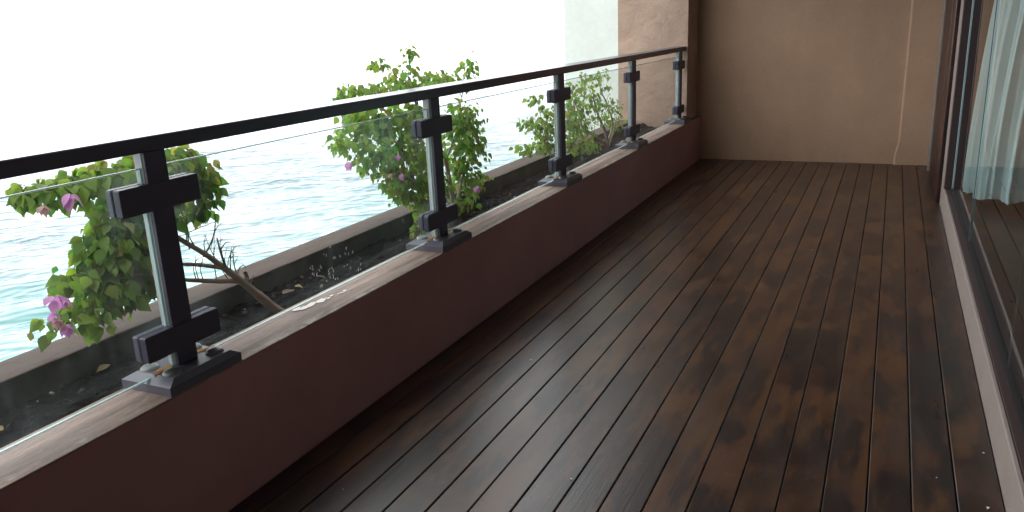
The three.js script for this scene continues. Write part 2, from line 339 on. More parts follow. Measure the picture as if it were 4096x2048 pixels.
    const c = fbm(86, 12, 12, 6, 0.7), m = new THREE.MeshPhysicalMaterial({ map: tex(512, 512, (u, v) => mix3([0.0016, 0.0015, 0.0018], [0.008, 0.0065, 0.0062], sm(0.35, 0.72, c(u, v))), { color: true }), bumpMap: tex(512, 512, (u, v) => c(u, v)), bumpScale: 0.02, roughness: 1, specularIntensity: 0.3 });
    tag(part('planter_soil', g, m, scene), 'dark damp soil filling the trough between glass and outer kerb', 'soil', null, 'structure');
    // crumbs and litter nobody could count
    const r2 = rng(87), clod = new THREE.DodecahedronGeometry(1, 0), inst = new THREE.InstancedMesh(clod, new THREE.MeshStandardMaterial({ color: 0xffffff, roughness: 1 }), 1500), mt = new THREE.Matrix4(), col = new THREE.Color();
    for (let i = 0; i < 1500; i++) {
      const s = 0.003 + 0.009 * r2() ** 3, x = lerp(-2.50, -2.10, r2()), z = lerp(-8.4, 0, r2());
      mt.compose(new THREE.Vector3(x, 0.375 + 0.085 * (a((z + 8.5) / (REAR + 8.5), (x + 2.514) / 0.4315) - 0.42), z), new THREE.Quaternion().setFromEuler(new THREE.Euler(r2() * 6, r2() * 6, r2() * 6)), new THREE.Vector3(s * 1.4, s * 0.8, s));
      inst.setMatrixAt(i, mt); const q = r2(); inst.setColorAt(i, q < 0.75 ? col.setRGB(0.012, 0.010, 0.010) : q < 0.97 ? col.setRGB(0.05, 0.036, 0.025) : col.setRGB(0.25, 0.23, 0.2));
    }
    inst.name = numbered('soil_crumbs'); inst.castShadow = inst.receiveShadow = true; scene.add(inst);
    tag(inst, 'loose crumbs and bits scattered on the planter soil', 'soil crumbs', null, 'stuff');
  }

  // end wall, its pilaster and the fin beside it
  const bw = thing('back_wall', [-0.7, 0, BACK], 'tan rendered end wall of the balcony behind the deck', 'wall');
  { // slightly wavy foot, as rendered by hand
    const nx = 80, ny = 40, P = [], U = [], I = [], w = fbm(91, 10, 8, 3);
    for (let j = 0; j <= ny; j++) for (let i = 0; i <= nx; i++) { const x = lerp(-1.94, 0.43, i / nx), y = lerp(-0.03, CEIL + 0.02, j / ny); P.push(x, y, BACK + 0.014 * (w(i / nx, j / ny) - 0.5)); U.push(x, y); }
    for (let j = 0; j < ny; j++) for (let i = 0; i < nx; i++) { const a = j * (nx + 1) + i, b = a + 1, c = a + nx + 1, d = c + 1; I.push(a, b, c, b, d, c); }
    const g = new THREE.BufferGeometry(); g.setAttribute('position', new THREE.Float32BufferAttribute(P, 3)); g.setAttribute('uv', new THREE.Float32BufferAttribute(U, 2)); g.setIndex(I); g.computeVertexNormals();
    part('wall_face', g, M.wall, bw);
    part('wall_core', box([-2.69, -1.2, BACK - 0.30], [5, 3.6, BACK - 0.02], 0.001), M.wall, bw);
    // raised corner pilaster with a wavering left edge
    const N = 30, Q = [], V = [], K = [], e = (y) => 0.130 - 0.012 * (2.85 - y) / 2.85 - 0.030 * sm(0.25, 0.06, y) + 0.006 * (w(y / 3, 0.3) - 0.5);
    for (let j = 0; j <= N; j++) { const y = lerp(-0.03, CEIL, (j / N) ** 1.6), x = e(y), lip = 0.004; for (const [px, pz] of [[x - 0.012, BACK + 0.002], [x, BACK + 0.040], [x + 0.004, BACK + 0.043], [x + 0.014, BACK + 0.0435], [x + 0.022, BACK + 0.042], [0.40, BACK + 0.042]]) { Q.push(px, y, pz); V.push(px, y); } }
    for (let j = 0; j < N; j++) for (let i = 0; i < 5; i++) { const a = j * 6 + i, b = a + 1, c = a + 6, d = c + 1; K.push(a, b, c, b, d, c); }
    const h = new THREE.BufferGeometry(); h.setAttribute('position', new THREE.Float32BufferAttribute(Q, 3)); h.setAttribute('uv', new THREE.Float32BufferAttribute(V, 2)); h.setIndex(K); h.computeVertexNormals();
    part('pilaster', h, M.wall, bw);
  }
  const fin = thing('fin_wall', [-2.3, 0, -8.7], 'pinkish trowelled render fin wall where the railing ends', 'wall');
  part('wall_body', box([-2.69, -1.2, BACK - 0.02], [-1.937, 4.2, -8.5], 0.004), M.fin, fin);

  const nb = thing('neighbouring_wall', [-3.6, 0, -11.2], 'bright white outer wall of the building beyond the fin wall', 'wall');
  part('wall_body', box([-4.275, -6.5, -14], [-2.75, 9, -11], 0.006), M.white, nb);

  tag(part('balcony_ceiling', box([-2.05, CEIL, BACK - 0.3], [5, CEIL + 0.3, REAR + 0.3], 0.004), M.ceiling, scene), 'rendered ceiling over the balcony and the room', 'ceiling', null, 'structure');
  tag(part('rear_wall', box([-2.69, -1.2, REAR], [5, 3.2, REAR + 0.3], 0.004), M.wall, scene), 'rendered wall closing the balcony behind the viewer', 'wall');

  // house wall with the door opening
  const hw = thing('door_wall', [0.5, 0, -5], 'rendered house wall framing the sliding door with a pale raised kerb', 'wall');
  part('wall_corner', box([0.383, -0.03, BACK + 0.02], [0.70, CEIL, -8.602], 0.004), M.strip, hw);
  part('wall_pier', box([0.426, -0.03, -8.60], [0.70, CEIL, -6.90], 0.004), M.strip, hw);
  part('door_kerb', box([0.426, -0.03, -6.898], [0.444, 0.166, REAR], 0.004), M.strip, hw);
  part('lintel', box([0.426, 2.46, -6.898], [0.70, CEIL, REAR], 0.004), M.strip, hw);

  // timber shutter panel beside the door
  const sh = thing('shutter_panel', [0.41, 0, -7.8], 'tall dark reddish timber panel between end wall and sliding door', 'panel');
  for (const [a, b, u] of [[-8.595, -7.63, 0.12], [-7.595, -7.14, 0.44]]) { const g = box([0.397, 0.004, a], [0.4245, 2.5, b], 0.004), uv = g.attributes.uv; for (let i = 0; i < uv.count; i++) uv.setXY(i, u + (uv.getX(i) - a) * 0.15, uv.getY(i) / 4); part('panel_board', g, M.darkWood, sh); }

  // sliding door: track, far jamb, panes
  const sd = thing('sliding_glass_door', [0.486, 0.166, -3], 'frameless sliding glass door panes on a dark sill along the deck', 'door');
  part('sill', box([0.4445, 0.02, -6.897], [0.62, 0.168, REAR], 0.003), M.frame, sd);
  part('track', box([0.474, 0.168, -6.89], [0.500, 0.174, REAR], 0.001), M.void, sd);
  part('jamb', box([0.431, 0.169, -6.9], [0.60, 2.455, -6.86], 0.003), M.frame, sd);
  part('seal_strip', box([0.481, 0.176, -6.858], [0.4848, 2.45, -6.852], 0.001), M.seal, sd);
  part('head_track', box([0.445, 2.40, -6.89], [0.60, 2.455, REAR], 0.003), M.frame, sd);
  [[-6.852, -5.25, 0.4865], [-5.30, -3.33, 0.4905], [-3.36, -1.0, 0.4865], [-1.03, 1.4, 0.4905]].forEach(([a, b, x]) => {
    const g = new THREE.PlaneGeometry(b - a, 2.22); g.rotateY(-Math.PI / 2); g.translate(x, 0.175 + 1.11, (a + b) / 2);
    const p = part('glass_pane', g, M.doorGlass, sd);
    const e = new THREE.Mesh(box([x - 0.003, 0.175, b - 0.0005], [x + 0.003, 2.395, b + 0.002], 0.0005), M.paneEdge); e.name = 'pane_edge'; p.add(e);
  });
  part('rear_jamb', box([0.431, 0.169, 1.41], [0.60, 2.455, REAR], 0.003), M.frame, sd);

  // room behind the glass
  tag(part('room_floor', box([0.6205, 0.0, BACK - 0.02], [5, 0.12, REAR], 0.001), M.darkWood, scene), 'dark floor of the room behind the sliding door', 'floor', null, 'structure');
  tag(part('room_wall', box([4.8, 0.12, BACK - 0.02], [5, CEIL, REAR], 0.001), M.wall, scene), 'far wall of the room behind the sliding door', 'wall');
}

// sheer curtain inside the glass
{
  const line = [[0.556, -6.84], [0.562, -6.72], [0.60, -6.58], [0.66, -6.45], [0.80, -6.36], [0.95, -6.33], [1.25, -6.28], [1.8, -6.2]].map(([x, z]) => new THREE.Vector3(x, 0, z)), c = new THREE.CatmullRomCurve3(line), L = c.getLength();
  const nu = 300, nv = 34, P = [], U = [], I = [], n1 = fbm(101, 18, 3, 3), r = rng(102);
  for (let j = 0; j <= nv; j++) for (let i = 0; i <= nu; i++) {
    const t = i / nu, h = j / nv, p = c.getPointAt(t), d = c.getTangentAt(t), s = t * L;
    const amp = (0.018 + 0.012 * n1(t, 0.2)) * (1 - 0.35 * h) * sm(0, 0.16, t), fold = amp * Math.sin(s * 52 + 5 * n1(t * 0.5, h * 0.35)) + 0.010 * Math.sin(s * 121 + 2 * h);
    const y = lerp(0.185 + 0.012 * Math.sin(s * 30) + 0.01 * n1(t, 0.7), 2.42, h), lean = 0.16 * Math.pow(h, 1.7);
    P.push(p.x - d.z * fold + lean, y, p.z + d.x * fold); U.push(s, y);
  }
  for (let j = 0; j < nv; j++) for (let i = 0; i < nu; i++) { const a = j * (nu + 1) + i, b = a + 1, q = a + nu + 1, d = q + 1; I.push(a, b, q, b, d, q); }
  const g = new THREE.BufferGeometry(); g.setAttribute('position', new THREE.Float32BufferAttribute(P, 3)); g.setAttribute('uv', new THREE.Float32BufferAttribute(U, 2)); g.setIndex(I); g.computeVertexNormals();
  const cloth = new THREE.MeshPhysicalMaterial({ color: rgb(0.74, 0.92, 0.93), roughness: 1, transmission: 0.10, thickness: 0, side: THREE.DoubleSide });
  const cu = thing('curtain', [0.7, 0.17, -6.4], 'pale sea-green sheer curtain hanging in folds behind the door glass', 'curtain');
  part('fabric', g, cloth, cu);
}

// ------------------------------------------------------------------ railing
{
  const rail = thing('glass_railing', [-1.985, SILL, -3], 'dark metal railing with glass panels clamped between flat posts', 'railing');
  const zs = [1.609, -0.039, -1.687, -3.335, -4.985, -6.65, -8.31], XF = -1.957, XB = -2.006;
  part('top_rail', box([-2.082, 1.195, REAR], [-1.954, 1.2405, -8.499], 0.003), M.railPaint, rail);
  const plate = (z) => {                                               // low frustum: upright skirt, sloping ends
    const b = [-2.090, -1.8835, z - 0.1485, z + 0.1485], t = [-2.056, -1.898, z - 0.116, z + 0.116], y0 = 0.4775, y1 = 0.505, y2 = 0.524;
    const V = (x, y, zz) => [x, y, zz], ring = (q, y) => [V(q[0], y, q[3]), V(q[1], y, q[3]), V(q[1], y, q[2]), V(q[0], y, q[2])], A = ring(b, y0), B = ring(b, y1), C = ring(t, y2), P = [];
    const quad = (a, bb, c, d) => P.push(...a, ...bb, ...c, ...a, ...c, ...d);
    for (let i = 0; i < 4; i++) { const j = (i + 1) % 4; quad(A[i], A[j], B[j], B[i]); quad(B[i], B[j], C[j], C[i]); }
    quad(C[0], C[1], C[2], C[3]);
    const g = new THREE.BufferGeometry(); g.setAttribute('position', new THREE.Float32BufferAttribute(P, 3)); g.computeVertexNormals();
    g.setAttribute('uv', new THREE.Float32BufferAttribute(new Float32Array(P.length / 3 * 2), 2)); return g;
  };
  const bar = (x0, x1, y, z, round) => {                               // flat clamp bar with rounded corners
    const l = 0.147, h = 0.041, r = round, s = new THREE.Shape();
    s.moveTo(-l + r, -h); s.lineTo(l - r, -h); s.quadraticCurveTo(l, -h, l, -h + r); s.lineTo(l, h - r); s.quadraticCurveTo(l, h, l - r, h); s.lineTo(-l + r, h); s.quadraticCurveTo(-l, h, -l, h - r); s.lineTo(-l, -h + r); s.quadraticCurveTo(-l, -h, -l + r, -h);
    const g = new THREE.ExtrudeGeometry(s, { depth: x1 - x0 - 0.004, bevelEnabled: true, bevelThickness: 0.002, bevelSize: 0.002, bevelOffset: -0.002, bevelSegments: 1, curveSegments: 4 });
    g.rotateY(Math.PI / 2); g.translate(x0 + 0.002, y, z); return g;
  };
  const dome = (x, z) => { const pts = []; for (let i = 0; i <= 8; i++) { const a = i / 8 * Math.PI / 2; pts.push(new THREE.Vector2(0.029 * Math.cos(a) + 1e-5, 0.015 * Math.sin(a) ** 0.9)); } const g = new THREE.LatheGeometry(pts, 24); g.translate(x, 0.5235, z); return g; };
  const r = rng(111), nR = fbm(112, 8, 8, 3);
  zs.forEach((z, i) => {
    const post = part('post', box([-1.9715, 0.5235, z - 0.039], [XF, 1.1955, z + 0.039], 0.0025), M.metal, rail);
    const core = new THREE.Mesh(box([XB, 0.5235, z - 0.0385], [-1.9717, 1.1953, z + 0.0385], 0.002), M.litSidePaint); core.name = 'post_lit_side'; post.add(core);  // rear of post in a paler tone: its sky-lit sides painted in
    for (const y of [1.0615, 0.614]) { part('clamp_bar', bar(-1.9815, -1.9545, y, z, 0.006 + (i > 2 ? 0.01 : 0)), M.metal, rail); part('clamp_bar', bar(-2.0105, -1.9895, y, z, 0.006 + (i > 2 ? 0.01 : 0)), M.metal, rail); }
    const bp = part('base_plate', plate(z), M.plate, rail);
    for (const dx of [-1.936, -2.031]) for (const dz of [-0.088, 0.088]) { const m = new THREE.Mesh(dome(dx, z + dz), M.cap); m.name = 'bolt_cap'; m.castShadow = m.receiveShadow = true; bp.add(m); }
    // rust that has run out where the glass meets the plate
    const P = []; for (const s of [-1, 1]) for (let k = 0; k < 9; k++) { const w = 0.004 + 0.010 * r(), l = 0.006 + 0.012 * r(), zz = z + s * (0.045 + 0.075 * r()), x = -1.985 + (r() - 0.35) * 0.016, y = 0.5246 + k * 0.0001; const e = new THREE.CircleGeometry(1, 7); e.scale(w, l, 1); e.rotateX(-Math.PI / 2); e.translate(x, y, zz); P.push(e); }
    const st = new THREE.Mesh(mergeGeometries(P), M.rust); st.name = 'rust_stain'; st.userData.kind = 'stuff'; bp.add(st);
  });
  // glass panels with their edges, dust film and dried marks
  const GX = -1.9855, yB = 0.517, yT = 1.1445;
  const film = (seed, heavy) => {
    const a = fbm(seed, 6, 4, 5, 0.6), b = fbm(seed + 1, 40, 4, 3), c = fbm(seed + 2, 10, 30, 4, 0.6);
    return tex(512, 256, (u, v) => {
      const ends = sm(0.12, 0.0, Math.min(u, 1 - u)), clampY = Math.max(sm(0.2, 0.06, Math.abs(v - 0.87)), sm(0.22, 0.06, Math.abs(v - 0.155)));
      const low = sm(0.16, 0.0, v) * 0.035, t = sm(0.35, 0.75, a(u, v));
      return clamp(heavy * (0.5 + 0.9 * t) + 0.13 * ends * clampY * (0.5 + c(u, v)) + low * sm(0.35, 0.65, c(u, v)) + 0.015 * sm(0.55, 0.75, b(u, v)));
    }, { wrap: THREE.ClampToEdgeWrapping });
  };
  const filmMat = [0.008, 0.02, 0.012].map((h, i) => new THREE.MeshPhysicalMaterial({ color: rgb(0.62, 0.70, 0.70), roughness: 1, transmission: 0.55, thickness: 0, side: THREE.DoubleSide, transparent: true, alphaMap: film(120 + 7 * i, h) }));
  for (let i = 0; i + 1 < zs.length; i++) {
    const a = zs[i + 1] + 0.0395, b = zs[i] - 0.0395;
    const g = new THREE.PlaneGeometry(b - a, yT - yB); g.rotateY(Math.PI / 2); g.translate(GX, (yT + yB) / 2, (a + b) / 2);
    const pane = part('glass_panel', g, M.glass, rail);
    const e = new THREE.Mesh(mergeGeometries([box([GX - 0.005, yT, a], [GX + 0.005, yT + 0.004, b], 0.001), box([GX - 0.005, yB - 0.004, a], [GX + 0.005, yB, b], 0.001), box([GX - 0.005, yB, a - 0.0002], [GX + 0.005, yT, a + 0.004], 0.001), box([GX - 0.005, yB, b - 0.004], [GX + 0.005, yT, b + 0.0002], 0.001)]), M.glassEdge); e.name = 'glass_edge'; pane.add(e);
    const f = new THREE.Mesh(new THREE.PlaneGeometry(b - a - 0.01, yT - yB - 0.01).rotateY(Math.PI / 2).translate(GX + 0.0015, (yT + yB) / 2, (a + b) / 2), filmMat[i % 3]); f.name = 'dust_film'; pane.add(f);
    if (i === 2) {                                                     // dried white squiggles on the second panel
      const G = [], rr = rng(131);
      const spots = [[0.682, -2.453], [0.654, -2.556], [0.635, -2.511], [0.623, -2.594], [0.635, -2.367], [0.634, -2.413], [0.608, -2.457], [0.586, -2.571], [0.603, -2.369], [0.578, -2.452], [0.565, -2.496], [0.594, -2.471], [0.56, -2.669]];
      for (const [y, z] of spots) for (let k = 0; k < 3; k++) {
        const y0 = y + (rr() - 0.5) * 0.03, z0 = z + (rr() - 0.5) * 0.05, len = 0.004 + rr() * 0.010, pts = [[GX + 0.003, y0, z0], [GX + 0.003, y0 - len * 0.5, z0 + (rr() - 0.5) * 0.008], [GX + 0.003, y0 - len, z0 + (rr() - 0.5) * 0.008]];
        G.push(limb(pts, 0.0007, 0.0013, 5, 3));
      }
      const mk = new THREE.Mesh(mergeGeometries(G.map((q) => q.toNonIndexed())), M.residue); mk.name = 'dried_mark'; mk.userData.kind = 'stuff'; pane.add(mk);
    }
  }
}

// ------------------------------------------------------------------ bougainvillea
function leafGeo(seed) {
  const r = rng(seed), rows = [[0, 0.02], [0.10, 0.20], [0.26, 0.335], [0.45, 0.32], [0.65, 0.21], [0.84, 0.08], [1, 0.0]], P = [], I = [], fold = 0.16 + 0.2 * r(), droop = 0.05 + 0.28 * r(), skew = (r() - 0.5) * 0.12;
  rows.forEach(([t, w]) => { const z = -droop * t * t, cx = skew * t * t, wv = 0.03 * Math.sin(t * 9 + seed); P.push(cx - w, -t, z + fold * w + wv, cx, -t, z, cx + w, -t, z + fold * w - wv); });
  for (let j = 0; j + 1 < rows.length; j++) { const a = j * 3; I.push(a, a + 3, a + 1, a + 1, a + 3, a + 4, a + 1, a + 4, a + 2, a + 2, a + 4, a + 5); }
  const g = new THREE.BufferGeometry(); g.setAttribute('position', new THREE.Float32BufferAttribute(P, 3)); g.setIndex(I); g.computeVertexNormals(); return g;
}
const LEAVES = [1, 2, 3, 4, 5, 6].map(leafGeo);
const BRACT = leafGeo(9);
const COL = [[0.20, 0.325, 0.05], [0.27, 0.41, 0.055], [0.15, 0.26, 0.05], [0.30, 0.45, 0.065], [0.10, 0.19, 0.045]];
function joined(items) {                                               // many leaves as one geometry with a tint each
  const P = [], N = [], C = [], I = []; const v = new THREE.Vector3(), nm = new THREE.Matrix3();
  for (const { g, m, c } of items) {
    const o = P.length / 3; nm.getNormalMatrix(m); const p = g.attributes.position, n = g.attributes.normal;
    for (let i = 0; i < p.count; i++) { v.fromBufferAttribute(p, i).applyMatrix4(m); P.push(v.x, v.y, v.z); v.fromBufferAttribute(n, i).applyMatrix3(nm).normalize(); N.push(v.x, v.y, v.z); C.push(...c); }
    for (const k of g.index.array) I.push(o + k);
  }
  const g = new THREE.BufferGeometry(); g.setAttribute('position', new THREE.Float32BufferAttribute(P, 3)); g.setAttribute('normal', new THREE.Float32BufferAttribute(N, 3)); g.setAttribute('color', new THREE.Float32BufferAttribute(C, 3)); g.setIndex(I); return g;
}
function bush({ root, label, clumps, size, mult, parts, limbs, twigs, flowers, seed, hub, tangle = [] }) {
  const t = thing('bougainvillea_bush', root, label, 'bush'), r = rng(seed), gauss = () => (r() + r() + r() - 1.5) * 1.15;
  limbs.forEach(([pts, r0, r1], i) => part(i ? 'branch' : 'trunk', limb(pts, r0, r1, 9, 6, 0.18, seed + i), M.bark, t));
  for (const [a, b, n] of tangle) for (let k = 0; k < n; k++) {            // bare dead twigs along a limb
    const f = r(), p = [0, 1, 2].map((i) => lerp(a[i], b[i], f)), l = 0.06 + 0.14 * r(), dz = (r() - 0.6) * 0.9, dx = (r() - 0.5) * 0.6, pts = [p, [p[0] + dx * l * 0.4, p[1] + l * 0.5, p[2] + dz * l * 0.5 + 0.01], [p[0] + dx * l, p[1] + l * (0.7 + 0.3 * r()), p[2] + dz * l]];
    twigs.push([pts, 0.0024, 0.0007]);
    if (r() < 0.6) twigs.push([[pts[1], [pts[1][0], pts[1][1] + l * 0.22, pts[1][2] - l * 0.3 * (r() - 0.2)], [pts[1][0], pts[1][1] + l * 0.30, pts[1][2] - l * 0.6 * (r() - 0.2)]], 0.0014, 0.0006]);
  }
  for (const [pts, r0, r1] of twigs) part('twig', limb(pts, r0, r1, 5, 4, 0.1, seed), M.twig, t);
  // a stem from the trunk's head out to every clump
  const stems = [];
  for (const [x, y, z, rx, ry] of clumps) {
    const h = hub.reduce((b, q) => (Math.hypot(q[0] - x, q[1] - y, q[2] - z) < Math.hypot(b[0] - x, b[1] - y, b[2] - z) ? q : b));
    stems.push(limb([h, [lerp(h[0], x, 0.5) + gauss() * 0.02, lerp(h[1], y, 0.5) + 0.03 + gauss() * 0.02, lerp(h[2], z, 0.5) + gauss() * 0.02], [x, y, z], [x + gauss() * rx * 0.4, y + gauss() * ry * 0.5, z + gauss() * rx * 0.7]], 0.0032, 0.001, 5, 4));
    for (let k = 0; k < 3; k++) stems.push(limb([[x + gauss() * rx * 0.2, y, z + gauss() * rx * 0.2], [x + gauss() * rx * 0.5, y + gauss() * ry * 0.5 + 0.01, z + gauss() * rx * 0.5], [x + gauss() * rx * 0.8, y + gauss() * ry * 0.9, z + gauss() * rx * 0.8]], 0.002, 0.0008, 4, 3));
  }
  part('stem', stems, M.twig, t);
  const all = [], eye = new THREE.Vector3(0, 1.5, 0), Y = new THREE.Vector3(0, 1, 0);
  for (const [x, y, z, rx, ry, n] of clumps) for (let k = 0; k < Math.round(n * mult); k++) {
    let px, py, pz, q = 0;
    do { const a = r() * 6.283, b = Math.acos(2 * r() - 1), d = r() < 0.13 ? 1 + 0.4 * r() : Math.pow(r(), 0.42); px = x + rx * d * Math.sin(b) * Math.cos(a) * (rx > 0.12 ? 0.85 : 1); py = y + ry * d * Math.cos(b); pz = z + rx * d * Math.sin(b) * Math.sin(a); } while ((px > -2.06 || (py < 0.52 && px < -2.45) || py < 0.40) && q++ < 20);
    if (px > -2.06 || py < 0.40) continue;
    const out = new THREE.Vector3(px - x, (py - y) * 0.8, pz - z).normalize().multiplyScalar(0.55).add(new THREE.Vector3(gauss() * 0.45, -0.80 + gauss() * 0.4, gauss() * 0.45)).normalize();
    const face = new THREE.Vector3(gauss() * 0.6 + 0.55, 0.5 + gauss() * 0.45, gauss() * 0.6 + 0.25).normalize(), s = size * (0.5 + 0.85 * r());
    const yv = out.clone().negate(), xv = new THREE.Vector3().crossVectors(yv, face).normalize(), zv = new THREE.Vector3().crossVectors(xv, yv);
    const m = new THREE.Matrix4().makeBasis(xv, yv, zv).scale(new THREE.Vector3(s * (0.92 + 0.25 * r()), s, s)).setPosition(px, py, pz);
    const p = r(), ci = p < 0.32 ? 0 : p < 0.58 ? 1 : p < 0.78 ? 2 : p < 0.89 ? 3 : 4;
    all.push({ g: LEAVES[Math.floor(r() * 6)], m, c: COL[ci].map((q2) => q2 * (0.6 + 0.6 * r())), ci, d: new THREE.Vector3(px, py, pz).distanceTo(eye) + 0.15 * r() });
  }
  all.sort((a, b) => a.d - b.d);
  const off = new THREE.Matrix4().makeTranslation(-root[0], -root[1], -root[2]);
  all.slice(0, parts).forEach((l) => { const o = new THREE.Mesh(l.g, M.leaves[l.ci]); o.name = 'leaf'; new THREE.Matrix4().multiplyMatrices(off, l.m).decompose(o.position, o.quaternion, o.scale); o.castShadow = o.receiveShadow = true; t.add(o); });
  const rest = part('foliage', joined(all.slice(parts)), M.foliage, t); rest.userData.kind = 'stuff';
  for (const [x, y, z, s, pale] of flowers) {
    const G = [], n = 5; for (let k = 0; k < n; k++) { const g = BRACT.clone(), e = new THREE.Euler(-0.75 + 0.5 * r() + (k > 2 ? -0.6 : 0), k * 2.09 + r() * 0.5, 0, 'YXZ'); g.scale(s * 1.05, s, s); g.rotateX(Math.PI * 0.0); g.applyMatrix4(new THREE.Matrix4().makeRotationFromEuler(e)); g.translate(x + (r() - 0.5) * s * 0.4, y + s * 0.4 + (r() - 0.5) * s * 0.4, z + (r() - 0.5) * s * 0.4); G.push(g); }
    part('flower', mergeGeometries(G), pale ? M.palePetal : M.petal, t);
  }
  return t;
}
bush({
  root: [-2.29, 0.37, -2.47], seed: 201, size: 0.048, mult: 2.6, parts: 290,
  label: 'near bougainvillea with pink bracts and bare twigs on its trunk side behind the nearest post',
  clumps: [[-2.43,1.085,-2.111,0.152,0.046,60],[-2.43,1.066,-1.902,0.146,0.054,75],[-2.43,1.055,-1.754,0.085,0.047,34],[-2.43,1.058,-1.656,0.074,0.042,22],[-2.43,1.07,-1.574,0.041,0.032,9],[-2.43,0.919,-1.923,0.128,0.099,90],[-2.43,0.802,-1.878,0.118,0.108,100],[-2.43,0.831,-1.802,0.097,0.068,40],[-2.43,0.81,-1.987,0.081,0.131,80],[-2.43,0.967,-2.042,0.111,0.081,60],[-2.43,0.686,-1.802,0.108,0.088,64],[-2.43,0.746,-1.697,0.077,0.048,24],[-2.43,0.619,-1.727,0.078,0.058,28],[-2.43,0.633,-1.599,0.067,0.033,9],[-2.43,0.953,-2.307,0.058,0.085,36],[-2.43,1.02,-2.268,0.063,0.053,20],[-2.43,0.865,-2.25,0.048,0.053,16],[-2.43,1.07,-2.203,0.057,0.041,18],[-2.43,0.663,-1.935,0.06,0.06,26],[-2.43,0.876,-2.069,0.061,0.061,30]],
  limbs: [
    [[[-2.24, 0.33, -2.52], [-2.28, 0.40, -2.45], [-2.29, 0.471, -2.386], [-2.30, 0.577, -2.29], [-2.31, 0.649, -2.222]], 0.021, 0.013],
    [[[-2.31, 0.640, -2.232], [-2.32, 0.717, -2.157], [-2.35, 0.798, -2.074], [-2.38, 0.868, -2.017], [-2.41, 0.97, -1.98]], 0.012, 0.006],
    [[[-2.30, 0.570, -2.297], [-2.31, 0.611, -2.162], [-2.33, 0.659, -2.022], [-2.37, 0.709, -1.918], [-2.41, 0.717, -1.833]], 0.0105, 0.004],
    [[[-2.31, 0.645, -2.225], [-2.32, 0.693, -2.102], [-2.35, 0.728, -1.985], [-2.40, 0.785, -1.847]], 0.009, 0.004],
    [[[-2.30, 0.548, -2.318], [-2.298, 0.581, -2.326], [-2.296, 0.599, -2.319]], 0.011, 0.008]],
  twigs: [
    [[[-2.3,0.611,-2.262],[-2.3,0.642,-2.227],[-2.3,0.68,-2.218],[-2.3,0.723,-2.21],[-2.3,0.774,-2.204]], 0.005, 0.0028], [[[-2.3,0.72,-2.21],[-2.3,0.743,-2.246],[-2.3,0.738,-2.272]], 0.003, 0.0015],
    [[[-2.32,0.711,-2.143],[-2.31,0.752,-2.176],[-2.3,0.796,-2.195],[-2.3,0.842,-2.209],[-2.3,0.876,-2.211]], 0.004, 0.0016], [[[-2.3,0.796,-2.195],[-2.3,0.815,-2.217],[-2.3,0.824,-2.242]], 0.002, 0.001],
    [[[-2.3,0.59,-2.279],[-2.3,0.618,-2.291],[-2.3,0.63,-2.321],[-2.3,0.611,-2.332]], 0.0025, 0.001], [[[-2.34,0.752,-2.101],[-2.33,0.821,-2.096],[-2.33,0.876,-2.104]], 0.003, 0.0015],
    [[[-2.34,0.812,-2.091],[-2.32,0.826,-2.153],[-2.3,0.835,-2.218]], 0.002, 0.0008], [[[-2.3,0.713,-2.208],[-2.3,0.716,-2.235],[-2.3,0.692,-2.284]], 0.002, 0.0009],
    [[[-2.3,0.54,-2.34],[-2.3,0.556,-2.357],[-2.3,0.574,-2.368]], 0.002, 0.001], [[[-2.3,0.581,-2.291],[-2.3,0.555,-2.343],[-2.3,0.543,-2.399]], 0.003, 0.001],
    [[[-2.3,0.637,-1.881],[-2.3,0.641,-1.926],[-2.31,0.668,-1.99]], 0.0015, 0.0022], [[[-2.3,0.642,-1.839],[-2.3,0.635,-1.903],[-2.31,0.66,-1.99]], 0.0012, 0.002]],
  tangle: [[[-2.30, 0.577, -2.29], [-2.31, 0.66, -2.20], 8], [[-2.30, 0.570, -2.28], [-2.32, 0.64, -2.08], 6], [[-2.32, 0.717, -2.157], [-2.36, 0.82, -2.06], 4]],
  hub: [[-2.43, 1.04, -1.86], [-2.43, 1.06, -1.72], [-2.42, 0.76, -1.78], [-2.42, 0.92, -2.2], [-2.41, 0.97, -1.98], [-2.38, 0.868, -2.017], [-2.41, 0.717, -1.833], [-2.40, 0.785, -1.847], [-2.35, 0.798, -2.074]],
  flowers: [[-2.3,1.035,-1.639,0.05,0],[-2.28,0.745,-1.509,0.046,0],[-2.3,0.725,-1.545,0.038,0],[-2.3,0.695,-1.506,0.034,0],[-2.3,0.64,-1.535,0.04,0],[-2.3,0.665,-1.515,0.032,1],[-2.26,0.735,-1.87,0.03,1],[-2.3,1.03,-1.54,0.034,1]],
});
